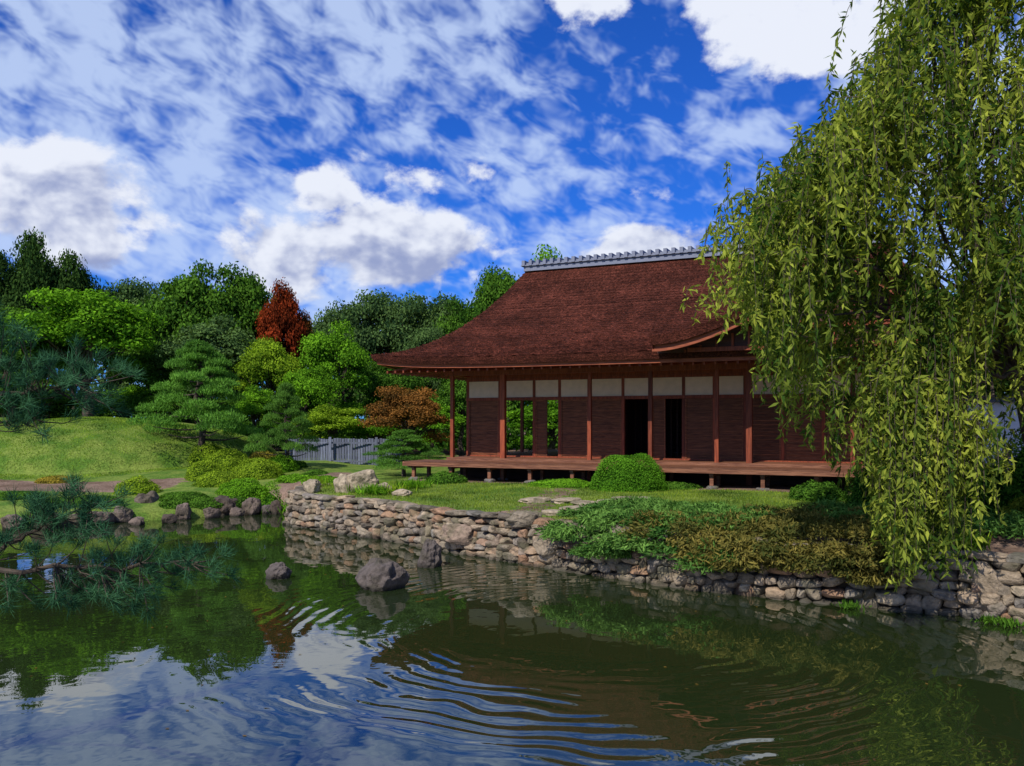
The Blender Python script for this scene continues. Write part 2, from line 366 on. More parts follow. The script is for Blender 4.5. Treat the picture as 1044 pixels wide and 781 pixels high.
gl+=[(xe+.9,gx+4.2,gy0+.8,gy0+.893,5.0,5.12),(xe+2.4,gx+2.8,gy0+.78,gy0+.892,5.55,5.66)]
obj_from('gable_lattice',[(*boxes(gl),0,boxvar(gl))],[M_POST],house)
gr_=[(gx-.2,gx+.2,gy0-.05,2.,gpz(gx)-.02,gpz(gx)+.2)];obj_from('gable_ridge',[(*boxes(gr_),0,.5)],[simple('grey_ridge_tile2',(.17,.19,.26),.6,12)],house)
PX=[-2,0,3.15,5.2,7.3,8.28,11.2,14]
pl=[];
for i,x in enumerate(PX):
    wd=.17 if i in(1,5,7) else .12;pl.append((x-wd/2,x+wd/2,-wd/2,wd/2,.95,4.62))
for y in(2.,4.,6.,8.5):pl.append((-2.06,-1.94,y-.06,y+.06,.95,4.62))
WX=[-2.0,-.7,.65,1.62,2.70,3.92,4.86,5.98,6.98,7.95,9.1,10.3,11.5,12.7,14]
for x in WX: pl.append((x-.05,x+.05,1.15,1.25,.95,4.6))
pl+=[(-2.3,14.3,-.08,.08,4.62,4.78),(-2.08,-1.92,.09,9,4.62,4.78)]
obj_from('posts',[(*boxes(pl),0,boxvar(pl))],[M_POST],house)
fl=[(-2.15,14.1,-.16,9.2,1.60,1.745)]
obj_from('floor',[(*boxes(fl),0,.6)],[M_DECK],house)
dk=[];
for i in range(9): dk.append((-3.0,11.6,-1.62+i*.16,-1.62+i*.16+.152,1.62,1.655))
dk+=[(-3.03,11.63,-1.66,-1.56,1.50,1.617),(-3.0,11.6,-.5,-.42,1.50,1.617),(-3.06,-3.0,-1.6,-.2,1.52,1.64)]
for x in np.arange(-2.7,11.5,1.45): dk+=[(x-.06,x+.06,-1.56,-.3,1.42,1.497),(x-.055,x+.055,-1.5,-1.39,1.05,1.418),(x-.055,x+.055,-.5,-.39,1.0,1.418)]
obj_from('veranda_deck',[(*boxes(dk),0,boxvar(dk))],[M_DECK],house)
fs2=[]
for x in np.arange(-2.7,11.5,1.45): fs2.append((*stone(I3,(.36,.34,.2),(x,-1.445,1.03),random.random(),.1,4),0,.55))
for x in PX: fs2.append((*stone(I3,(.4,.4,.2),(x,0,.98),random.random(),.1,4),0,.55))
obj_from('foundation_stones',fs2,[M_STONE],house)
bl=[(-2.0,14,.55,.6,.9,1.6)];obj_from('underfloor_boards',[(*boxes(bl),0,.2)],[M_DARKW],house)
pb=[];bm_=[(-2.06,14.06,1.12,1.28,3.76,3.87),(-2.06,14.06,1.12,1.28,4.46,4.56),(-2.06,14.06,1.14,1.26,4.563,5.15),(-2,14,1.1,1.3,1.747,1.79)]
for a,b in zip(WX[:-1],WX[1:]): pb.append((a+.052,b-.052,1.17,1.23,3.872,4.458))
obj_from('plaster_band',[(*boxes(pb),0,.5)],[simple('cream_plaster',(.72,.54,.41),.9)],house)
obj_from('wall_beams',[(*boxes(bm_),0,.5)],[M_POST],house)
sh=[];fr=[]
for i,(a,b) in enumerate(zip(WX[:-1],WX[1:])):
    if i in(1,5): continue
    if i==2: b=a+.55
    a+=.055;b-=.055
    yb=1.2 if i!=6 else 1.24
    if i==6: b=a+.45
    sh.append((a,b,yb-.01,yb+.01,1.79,3.755))
    fr+=[(a,a+.045,yb-.04,yb-.012,1.8,3.75),(b-.045,b,yb-.04,yb-.012,1.8,3.75)]
    for z in np.arange(1.84,3.74,.118): fr.append((a+.047,b-.047,yb-.035,yb-.012,z,z+.028))
obj_from('shutter_boards',[(*boxes(sh),0,boxvar(sh))],[M_SHUT],house)
obj_from('shutter_battens',[(*boxes(fr),0,boxvar(fr))],[M_SHUT],house)
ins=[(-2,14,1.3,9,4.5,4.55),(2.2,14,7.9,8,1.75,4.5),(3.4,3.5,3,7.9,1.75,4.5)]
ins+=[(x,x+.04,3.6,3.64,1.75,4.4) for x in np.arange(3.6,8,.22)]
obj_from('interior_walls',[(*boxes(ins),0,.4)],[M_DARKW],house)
# ------------------------------------------------------------------ garden wall (white) + fence
gw_=empty('white_garden_wall',(0,0,0))
b=[(12.9,26,24.2,24.45,.8,3.55)];obj_from('plaster',[(*boxes(b),0,.5)],[simple('white_plaster',(.72,.72,.74),.9)],gw_)
b=[(12.7,26,24.0,24.65,3.553,3.68)]+[(x,x+.12,23.97,24.68,3.64,3.74) for x in np.arange(12.75,25.8,.28)];obj_from('tile_cap',[(*boxes(b),0,.5)],[simple('wall_cap_tile',(.1,.1,.12),.6)],gw_)
fe=[];fx0=(293-CX)/FL*40;fx1=(418-CX)/FL*38.5
x=fx0
while x<fx1:
    w_=random.uniform(.085,.11);y=40-(x-fx0)*.25;fe.append((x,x+w_,y,y+.02,.8,2.22+random.uniform(-.03,.03)));x+=w_+.03
nfe=len(fe)
for z in(1.15,2.0): 
    for i in range(0,nfe-8,8): fe.append((fe[i][0],fe[i+8][0]-.002,fe[i][2]-.31,fe[i][2]-.27,z,z+.07))
for i in range(0,nfe,17): fe.append((fe[i][0]-.01,fe[i][0]+.1,fe[i][2]-.4,fe[i][2]-.32,.8,2.3))
obj_from('wooden_fence',[(*boxes(fe),0,boxvar(fe))],[woodmat('weathered_fence',(.08,.09,.13),(.15,.17,.235),(4,4,.4))])
# ------------------------------------------------------------------ trees
def deciduous(name,K=60,n=300,leaf=.22,seed=1,R=4.,Ht=10.,point=0.):
    global rng
    rng=np.random.default_rng(seed);parts=[]
    tw=curve((0,0,-.3),(rng.normal()*.3,rng.normal()*.3,Ht*.5),7,0,.08);parts.append((*tube(tw,np.linspace(.3,.14,7),8),1,.5))
    C=[];Rd=[];lob=rdir(5);lw=rng.uniform(.12,.3,5)
    for i in range(K):
        d=rdir(1)[0];d[2]=abs(d[2])-.28 if rng.random()<.85 else d[2]
        ext=.82+float(np.sum(lw*np.clip(lob@d,0,1)**3));rr=(.3+.68*rng.random()**.5)*ext
        zz=d[2]*rr;taper=1-point*max(0,zz)
        c=np.array([d[0]*R*.8*rr*taper,d[1]*R*.8*rr*taper,Ht*.55+zz*Ht*.42])
        C.append(c);q=R*rng.uniform(.13,.29);Rd.append((q,q,q*rng.uniform(.55,.85)))
    C=np.array(C);Rd=np.array(Rd);C[:,2]=np.minimum(C[:,2],Ht*.985-Rd[:,2])
    for i in range(0,K,3):
        s=tw[3+int(rng.integers(0,3))];parts.append((*tube(curve(s,C[i],6,.3,.12),np.linspace(.1,.02,6),5),1,.5))
    for c,rd in zip(C,Rd):
        m=int(n*(rd[0]/(R*.21))**2);d=rdir(m);d[:,2]=np.where(d[:,2]<-.3,-d[:,2],d[:,2])
        k=.45+.8*rng.random((m,1))**.8
        P=c+d*rd*k+rng.normal(size=(m,3))*R*.025
        N=d+rdir(m)*.8;cv=.1+.55*rng.random()
        parts.append((*leaves(P,N,rdir(m)+np.array([0,0,-.4]),leaf*rng.uniform(.6,1.3,m),leaf*.6),0,np.clip(cv+rng.normal(size=m)*.2,0,1)))
    o=obj_from(name,parts,[M_LEAF,M_BARK]);me=o.data;bpy.data.objects.remove(o);return me
DM=[deciduous('deciduous_tree_mesh%d'%i,K=58+8*(i%3),seed=20+i) for i in range(6)]+[deciduous('pointed_tree_mesh',K=70,seed=33,point=.75)]
def niwaki(seed,name,Ht=5.,R=2.6,K=34):
    global rng
    rng=np.random.default_rng(seed);tw=np.array([(0,0,-.2),(.15,0,Ht*.25),(-.15,.1,Ht*.5),(.1,0,Ht*.75),(0,0,Ht*.93)])
    parts=[(*tube(tw,[.16,.13,.1,.06,.03],8),1,.5)]
    for i in range(K):
        f=(i+.5)/K;z=Ht*(.2+.74*f);a=i*2.4+rng.normal()*.3;L=R*(1-f**1.6)*rng.uniform(.4,.95)+.1
        s=np.array([np.interp(z-.1,tw[:,2],tw[:,0]),0,z-.15]);c=np.array([np.cos(a)*L,np.sin(a)*L,z+.05]);q=R*.34*(1-.45*f)*rng.uniform(.8,1.2)
        parts.append((*tube(curve(s,c-np.array([0,0,.1]),5,-.1),np.linspace(.05,.015,5),5),1,.5))
        m=950;d=rdir(m);d[:,2]=np.abs(d[:,2]);P=c+d*np.array([q,q,q*.42])*(.5+.55*rng.random((m,1))**.5)+rng.normal(size=(m,3))*.04
        parts.append((*leaves(P,rdir(m),d*.6+np.array([0,0,.9])+rdir(m)*.5,.16,.032),0,np.clip(.3+.4*rng.random()+rng.normal(size=m)*.2,0,1)))
    o=obj_from(name,parts,[M_LEAF,M_BARK]);me=o.data;bpy.data.objects.remove(o);return me
NW=[niwaki(90+i,'garden_pine_mesh%d'%i) for i in range(2)]
rng=np.random.default_rng(3)
def plant(name,me,px,top,wpx,Yd,col,baseH,baseR,rz=None):
    x=(px-CX)/FL*Yd;g_=gz1(x,Yd);zt=H-(top-HY)/FL*Yd
    o=bpy.data.objects.new(name,me);sc.collection.objects.link(o);o.location=(x,Yd,g_-.05);k=(zt-g_)/baseH;wk=(wpx/FL*Yd)/(2*baseR)
    o.scale=(wk,wk,k);o.rotation_euler=(0,0,rz if rz is not None else random.random()*6.28);o.color=(*col,1);return o
dk_=(.024,.055,.018);gd=(.040,.100,.017);gb=(.068,.170,.015);gy=(.11,.190,.018);gg=(.046,.090,.040);rd=(.125,.024,.012)
T=[('maple_tree',0,-60,230,150,54,dk_),('cedar_tree',6,2,226,90,54,dk_),('cedar_tree',6,38,205,84,55,dk_),('cedar_tree',6,74,230,80,56,dk_),('elm_tree',3,122,262,110,58,gg),('elm_tree',2,150,264,90,58,gg),
('oak_tree',4,192,246,112,52,gd),('oak_tree',5,245,252,105,54,gd),('red_maple_tree',5,287,268,62,52,rd),('red_maple_tree',3,307,296,46,53,(.09,.04,.014)),('elm_tree',1,350,280,90,57,gg),
('elm_tree',2,398,276,105,58,gg),('elm_tree',3,448,275,100,58,gg),('elm_tree',4,478,286,85,56,gd),('oak_tree',5,515,250,105,54,gd),('oak_tree',0,566,240,115,56,gb),('oak_tree',1,606,243,78,58,gd),
('elm_tree',2,660,275,120,58,gd),('elm_tree',3,760,272,140,58,gd),('elm_tree',4,880,250,160,58,gd),('elm_tree',5,1010,250,170,58,gd),('elm_tree',1,1150,240,180,56,gd),
('maple_tree',1,92,275,158,45,gb),('maple_tree',2,15,300,130,46,gd),('maple_tree',3,-70,290,150,44,gd),('maple_tree',4,213,308,118,47,gg),('maple_tree',5,275,330,85,46,gy),
('maple_tree',0,343,318,95,47,gb),('elm_tree',2,432,317,62,52,gg),('maple_tree',1,396,345,80,50,gd),('maple_tree',4,160,330,90,50,gd),('maple_tree',3,470,360,80,48,gd),('maple_tree',5,310,362,70,44,gb),
('bronze_maple_tree',2,414,383,92,37,(.13,.065,.025)),('garden_shrub_tree',3,338,404,85,42,gy),('garden_shrub_tree',4,262,385,60,41,gb),('garden_shrub_tree',1,385,415,70,44,gb),
('garden_shrub_tree',0,232,400,70,45,gd),('garden_shrub_tree',5,300,400,80,46,gd),('garden_shrub_tree',2,180,390,80,47,gd),('garden_shrub_tree',3,440,400,80,45,gb),
('maple_tree',0,560,400,120,46,gb),('maple_tree',2,640,390,120,48,gd),('garden_shrub_tree',5,130,385,110,52,gb),('garden_shrub_tree',0,40,380,120,52,gd),('elm_tree',0,820,330,160,40,gd),('elm_tree',3,950,320,160,36,dk_),('elm_tree',2,1090,300,200,34,dk_)]
for nm,mi,px,top,wp_,Yd,c in T: plant(nm,DM[mi],px,top,wp_*1.05,Yd,c,9.8,4.)
plant('garden_pine_tree',NW[0],203,349,125,37,(.050,.13,.03),4.8,2.6,.3)
plant('garden_pine_tree',NW[1],292,392,62,35,(.050,.12,.03),4.8,2.6,1.)
plant('garden_pine_tree',NW[1],412,438,86,31.5,(.050,.125,.03),4.8,2.6,2.)
parts=[]
for i in range(46):
    x=-105+i*5.2+rng.normal()*1.5;y=88+rng.uniform(-6,8);top=rng.uniform(11,15.5);R=4.2
    parts.append((*tube([(x,y,0),(x,y,top*.7)],[.3,.1],5),1,.5))
    for _ in range(11):
        d=rdir(1)[0];c=np.array([x+d[0]*R*.7,y+d[1]*R*.7,top*.55+d[2]*top*.33]);m=150;e=rdir(m)
        parts.append((*leaves(c+e*np.array([2,2,1.7]),e+rdir(m)*.6,rdir(m),.6,.45),0,np.clip(.2+.5*rng.random()+rng.normal(size=m)*.15,0,1)))
o=obj_from('distant_trees',parts,[M_LEAF,M_BARK]);o.color=(*gg,1)
parts=[]
for i in range(230):
    x=rng.uniform(-46,14);y=rng.uniform(50,62);c=np.array([x,y,1.4+rng.random()*2.6*(y>54)]);m=260;e=rdir(m);e[:,2]=abs(e[:,2]);q=rng.uniform(1.,2.3)
    parts.append((*leaves(c+e*np.array([q,q,q*.9])*(.6+.5*rng.random((m,1))),e+rdir(m)*.6,rdir(m),.32,.22),0,np.clip(.1+.5*rng.random()+rng.normal(size=m)*.15,0,1)))
o=obj_from('underbrush',parts,[M_LEAF]);o.color=(*gd,1)
# ------------------------------------------------------------------ bushes
def bush(name,px,py,hw,hh,Yd,col,leaf=.055,n=9000,el=1.):
    x=(px-CX)/FL*Yd;g_=gz1(x,Yd);R=hw/FL*Yd;top=H-(py-hh-HY)/FL*Yd-g_;top=max(top,.25);m=int(n*min(2.2,max(.35,R*R*1.3)))
    d=rdir(m);d[:,2]=np.abs(d[:,2]);s=rng.random(3)*50
    bmp=np.array([noise.noise(Vector(v*2.2+s)) for v in d])*.18
    k=(1+bmp)[:,None]*(.86+.16*rng.random((m,1)))
    P=np.array([x,Yd,g_-.05])+d*np.array([R,R*.9*el,top])*k
    parts=[(*leaves(P,d+rdir(m)*.8,rdir(m)+d*.6,leaf*rng.uniform(.7,1.3,m),leaf*.5),0,np.clip(.42+bmp*1.6+rng.normal(size=m)*.22,0,1))]
    for j in range(5):
        a=rng.random()*6.28;parts.append((*tube([(x,Yd,g_-.05),(x+np.cos(a)*R*.5,Yd+np.sin(a)*R*.5,g_+top*.6)],[.03,.012],5),1,.5))
    core=I3[0].copy();core[:,2]=np.abs(core[:,2])*.99-.01
    parts.append((core*np.array([R*.78,R*.7*el,top*.78])+np.array([x,Yd,g_-.05]),I3[1],0,0.))
    o=obj_from(name,parts,[M_LEAF,M_BARK]);o.color=(*col,1);return o
by=(.115,.19,.020)
bush('azalea_bush',640,480,40,21,24.9,(.05,.14,.015),.05,14000)
for a in[(140,497,23,12,29.5,by),(58,490,20,6,32,(.16,.14,.03)),(213,461,22,10,37,by),(232,468,26,11,35.5,by),(262,478,27,12,33.5,by),(286,473,18,11,35,gb),(268,464,16,6,38,(.15,.14,.03)),
 (208,480,20,12,32.5,by),(222,490,24,11,31,by),(248,499,28,12,29.5,gb),(276,503,20,14,28.6,gb),(302,492,20,10,32,gb),(188,508,26,8,28,gd),(210,512,22,7,27.5,gd),(300,478,14,10,36,gd),(322,488,14,8,33,gd),(330,497,24,6,30,gb),(178,512,16,7,27,gd),(240,512,16,8,28,gd),(20,505,26,6,28,gd),(95,520,30,8,26.8,gd),(60,524,25,8,26.5,gd)]:
    bush('clipped_bush',*a,leaf=.07,n=4500)
for a in[(886,490,24,28,19.5,gd),(930,500,30,30,18.5,dk_),(1012,500,32,40,18,gd),(1060,480,44,60,18,gd),(572,497,34,6,26,gb),(690,500,26,5,25.5,gd),(835,497,30,8,22,gd),(455,486,22,6,28,gd),(960,470,40,50,21,dk_),(1045,520,26,16,16.5,(.09,.12,.02))]:
    bush('garden_bush',*a,leaf=.08,n=5000)
def tuft(px,py,w_,Yd,col,L=.4,n=240,name='iris_clump'):
    x=(px-CX)/FL*Yd;R=w_/FL*Yd;P=np.stack([x+rng.normal(size=n)*R*.5,Yd+rng.normal(size=n)*R*.4,np.zeros(n)],-1);P[:,2]=np.maximum(gz(P[:,0],P[:,1]),0)
    T_=np.array([0,0,1.])+rdir(n)*.45;Ls=L*rng.uniform(.6,1.1,n);o=obj_from(name,[(*leaves(P+nrm(T_)*Ls[:,None]*.45,rdir(n),T_,Ls,.03),0,rng.random(n)*.8)],[M_LEAF]);o.color=(*col,1)
for a in[(395,497,26,25,gy),(380,502,16,24.5,gb),(275,512,14,28,gb),(420,492,18,26.5,gb),(318,500,16,27.5,gy),(300,503,14,28,gb),(985,560,16,14,gy),(627,527,22,18.6,gd)]: tuft(*a)
for a in[(1010,634,14,12.7,gd),(1030,632,12,12.5,gd),(865,622,12,13.7,gd)]: tuft(*a,L=.15,n=100)
def blades(name,x0,x1,y0,y1,n,col,L,wd,thr=.5,cond=None):
    x=rng.uniform(x0,x1,n);y=rng.uniform(y0,y1,n);ok=grassmask(x,y)+rng.normal(size=n)*.15>thr;ok&=~inside(x,y,pond)&(segd(x,y,pond)>.4)
    lx=(x+.3)*.906-(y-29.4)*.423;ly=(x+.3)*.423+(y-29.4)*.906;ok&=~((ly>-1.7)&(lx>-3)&(ly<10))
    if cond is not None: ok&=cond(x,y)
    x=x[ok];y=y[ok];m=len(x);P=np.stack([x,y,gz(x,y)+L*.3],-1)
    big=np.array([noise.noise(Vector((a*.8,b*.8,3))) for a,b in zip(x,y)])
    o=obj_from(name,[(*leaves(P,rdir(m)*np.array([1,1,.3]),np.array([0,0,1.])+rdir(m)*.5,L*rng.uniform(.6,1.3,m),wd),0,np.clip(.45+big*.7+rng.normal(size=m)*.18,0,1))],[M_LEAF]);o.color=(*col,1)
blades('lawn_grass',-7,12,14,29,80000,(.082,.130,.024),.07,.016)
blades('mound_grass',-31,-11,30,42,70000,(.088,.155,.024),.07,.022,.5,lambda x,y:(((x-MXC)/9)**2+((y-42)/9.2)**2<1.1))
# ------------------------------------------------------------------ creeping juniper
M_JUN=leafmat('juniper_green',(.03,.09,.018),(.17,.32,.065),.2);M_JUB=leafmat('juniper_bronze',(.045,.06,.016),(.26,.21,.05),.2)
def juniper(s0,s1,in0,in1,K,mat,drape,leafL=.13):
    parts=[]
    for i in range(K):
        s=rng.uniform(s0,s1);q,t=wp(s);ni=np.array([-t[1],t[0]]);o=rng.uniform(in0,in1)
        if rng.random()<drape: o=rng.uniform(-.28,.1)
        c=q+ni*o;z=(gz1(c[0],c[1])+.16) if o>.45 else (rng.uniform(.62,1.02) if o>.05 else rng.uniform(.42,.95))
        m=330;d=rdir(m);d[:,2]=np.abs(d[:,2])*1.0-.15;q_=rng.uniform(.24,.46)
        out=np.array([-ni[0],-ni[1],.2])
        P=np.array([c[0],c[1],z])+d*np.array([q_,q_,q_*.6])*(.5+.6*rng.random((m,1)))
        parts.append((*leaves(P,np.array([0,0,.8])+rdir(m),out*.7+d*.7+rdir(m)*.5,leafL*rng.uniform(.6,1.4,m),.03),0,np.clip(.05+.65*rng.random()+rng.normal(size=m)*.2,0,1)))
    obj_from('creeping_juniper',parts,[mat])
sx=lambda X_: float(np.interp(X_,wallp[2:,0],cum[2:]))
juniper(sx(.8),sx(3.9),.25,3.0,180,M_JUN,.14)
juniper(sx(3.2),sx(6.1),.1,3.2,130,M_JUB,.28)
juniper(sx(2.2),sx(4.4),.25,1.2,30,M_JUB,.2)
juniper(sx(4.5),sx(7.4),2.0,4.2,50,M_JUN,.0)
# ------------------------------------------------------------------ weeping tree
M_WEEP=leafmat('weeping_leaf',(.042,.090,.015),(.37,.42,.060),.36)
def weeping():
    parts=[];tx,ty=9.6,15.2;g_=gz1(tx,ty)
    trunk=np.array([(tx,ty,g_-.2),(tx-.1,ty,g_+1.2),(tx-.5,ty-.1,3.6),(tx-1.2,ty-.2,5.2),(tx-1.9,ty-.4,7.5),(tx-2.,ty-.5,9.6)])
    parts.append((*tube(trunk,[.34,.27,.22,.16,.10,.04],10),1,.5))
    pt=np.array([(3.25,5.5),(3.7,6.1),(4.15,6.7),(4.8,7.3),(5.25,7.7),(5.6,8.5),(5.9,9.6),(6.3,10.4),(7,10.9),(9,10.9),(11,9.8),(12.6,7.5)])
    pbm=np.array([(3.15,5.3),(3.4,4.9),(3.6,4.2),(3.85,3.6),(4.1,2.55),(4.6,2.4),(5.0,2.2),(5.35,1.5),(5.6,.55),(6.3,.4),(6.65,.7),(6.9,1.9),(7.2,2.5),(8,2.6),(12.6,3.)])
    def top(x):return float(np.interp(x,pt[:,0],pt[:,1]))
    def bot(x):return float(np.interp(x,pbm[:,0],pbm[:,1]))
    cl=[]
    for i in range(310):
        Yc=rng.uniform(11.8,16.6);xr=3.5+9.0*rng.random()**.95
        f=rng.random()**.75;zt=top(xr);zl=max(bot(xr)+1.2,2.5);z=(zl+(zt-zl)*f) if zt>zl else zt-.1
        k=Yc/12.5;cl.append((xr*k,Yc,3+(z-3)*k,xr))
    for xr in np.arange(3.35,8.5,.16):
        for _ in range(2):
            Yc=rng.uniform(12.2,14);k=Yc/12.5;z=top(xr)-rng.uniform(0,.8);cl.append((xr*k,Yc,3+(z-3)*k,xr))
    NCUR=26
    for i in range(NCUR):
        xr=rng.uniform(5.5,6.7);Yc=rng.uniform(11.9,12.9);cl.append((xr,Yc,rng.uniform(2.6,5.),xr))
    cl=np.array(cl)
    for i in rng.permutation(len(cl))[:60]:
        c=cl[i,:3];j=min(4,max(2,int((c[2]-2)/1.8)));s=trunk[j]
        parts.append((*tube(curve(s,c,8,.5,.10),np.linspace(.055,.01,8),5),1,.5))
    PP=[];TT=[];VV=[];LL=[]
    for ci,(x,y,z,xr) in enumerate(cl):
        cv=.0+.78*rng.random();ns=int(rng.integers(6,10));cur=ci>=len(cl)-NCUR
        cb=rng.uniform(0,1.3) if cur else 0
        cdir=nrm(np.array([x-tx,y-ty,0])+rng.normal(size=3)*np.array([2.5,2.,0]))
        for _ in range(ns):
            a=np.array([x,y,z])+rng.normal(size=3)*np.array([.26,.3,.24])*(.6 if cur else 1)
            outd=nrm(cdir+rng.normal(size=3)*np.array([.7,.7,0]));outd[2]=0
            Lh=rng.uniform(.4,1.7);kx=a[1]/12.5;zb=3+(bot(a[0]/kx)-3)*kx+rng.uniform(0,.6)+cb
            if cur: Lh=5
            Lh=min(Lh,a[2]-zb)
            if Lh<.25: Lh=.25
            reach=(.18 if cur else rng.uniform(.3,1.05)*min(1,.35+Lh*.5))
            if a[0]/kx<4.3: reach=min(reach,.3)
            n=max(6,int((Lh+reach)/.036));t=np.linspace(0,1,n);P=a+outd*(reach*(1-np.exp(-2.2*t)))[:,None];P[:,2]+=.16*np.sin(np.minimum(t*5,np.pi))-Lh*t**1.35
            P[:,:2]+=(.045*np.sin(t*Lh*3+rng.random()*6))[:,None]
            st_=P[::max(1,n//6)]
            if len(st_)>=2: parts.append((*tube(st_,np.linspace(.008,.003,len(st_)),3),1,.8))
            tang=nrm(np.gradient(P,axis=0))
            side=nrm(rng.normal(size=(n,3)));T_=side*.85+tang*.4+np.array([0,0,-.55])
            PP.append(P+nrm(T_)*.07+rng.normal(size=(n,3))*.02);TT.append(T_);VV.append(np.clip(cv+rng.normal(size=n)*.22,0,1));LL.append(rng.uniform(.11,.20,n))
    P=np.concatenate(PP);T_=np.concatenate(TT);L=np.concatenate(LL);n=len(P)
    parts.append((*leaves(P,rdir(n)*np.array([1,1,.7])+np.array([0,-.2,.3]),T_,L,L*.27),0,np.concatenate(VV)))
    obj_from('weeping_cherry_tree',parts,[M_WEEP,M_BARK])
weeping()
# ------------------------------------------------------------------ foreground pine
M_NEED=leafmat('pine_needle',(.012,.048,.028),(.065,.17,.075),.12)
def fpine():
    parts=[];trunk=np.array([(-5.9,6.3,.6),(-5.7,6.3,1.6),(-5.3,6.1,2.6),(-5.4,5.9,3.6),(-5.1,5.8,4.6)])
    parts.append((*tube(trunk,[.2,.17,.14,.1,.05],9),1,.5))
    def Q(px,py,Yd=5.5): return W(px,py,Yd)
    limbs=[[trunk[1]+np.array([0,0,.3]),Q(-90,560,5.9),Q(0,583),Q(45,576),Q(110,579),Q(165,574),Q(205,572)],
           [trunk[2],Q(-60,600,5.8),Q(0,560),Q(30,543),Q(60,528),Q(100,512)],
           [trunk[3],Q(-60,400,5.8),Q(0,400),Q(40,398),Q(95,385)],[trunk[3],Q(-60,430,5.7),Q(0,432),Q(40,425)]]
    rr=[(.024,.006),(.02,.005),(.016,.005),(.015,.005)];allp=[]
    for l,(a,b) in zip(limbs,rr):
        l=np.array(l);t=np.linspace(0,len(l)-1,18);p_=np.stack([np.interp(t,range(len(l)),l[:,i]) for i in range(3)],-1)+rng.normal(size=(18,3))*.012
        parts.append((*tube(p_,np.linspace(a,b,18),7),1,.5));allp.append(p_)
    allp=np.concatenate(allp)
    tgt=[(75,500),(98,516),(60,528),(112,540),(35,545),(15,552),(150,562),(190,572),(210,578),(130,600),(100,608),(60,604),(172,588),(20,602),(120,572),(50,512),(145,610),(90,592),(80,548),(40,515),
         (12,350),(40,372),(72,378),(98,384),(60,400),(20,402),(92,412),(15,436),(35,425),(0,385),(60,390),(0,415),(30,390),(5,330)]
    PP=[];TT=[];LL=[];VV=[]
    for px,py in tgt:
        for _ in range(7):
            c=Q(px+rng.normal()*15,py+rng.normal()*8,5.5+rng.normal()*.14)
            j=np.argmin(np.sum((allp-c)**2,1));b=allp[max(0,j-1)]
            cur=curve(b,c,5,-.02,.004);parts.append((*tube(cur,np.linspace(.005,.0025,5),4),1,.5))
            ax=nrm(cur[-1]-cur[-2]+np.array([0,0,.03]));m=70
            tt=rng.random(m)**.6;base=cur[-1]+(cur[-2]-cur[-1])*(1-tt)[:,None]*.9
            dv=nrm(ax*.75+rdir(m)*.7+np.array([0,0,.12]));L=rng.uniform(.08,.14,m)
            PP.append(base+dv*L[:,None]*.5);TT.append(dv);LL.append(L);VV.append(np.clip(.05+.7*rng.random()+rng.normal(size=m)*.2,0,1))
    P=np.concatenate(PP);L=np.concatenate(LL);n=len(P)
    parts.append((*leaves(P,rdir(n),np.concatenate(TT),L,.0036),0,np.concatenate(VV)))
    obj_from('pine_tree',parts,[M_NEED,M_BARK])
fpine()
n=90;P=np.stack([rng.uniform(-6,6,n),rng.uniform(8,20,n),np.full(n,.006)],-1);ok=inside(P[:,0],P[:,1],pond);P=P[ok];n=len(P)
o=obj_from('fallen_leaves',[(*leaves(P,np.tile([0,0,1.],(n,1)),rdir(n)*np.array([1,1,0]),.055,.028),0,rng.random(n)*.6)],[M_LEAF]);o.color=(.12,.08,.03,1)
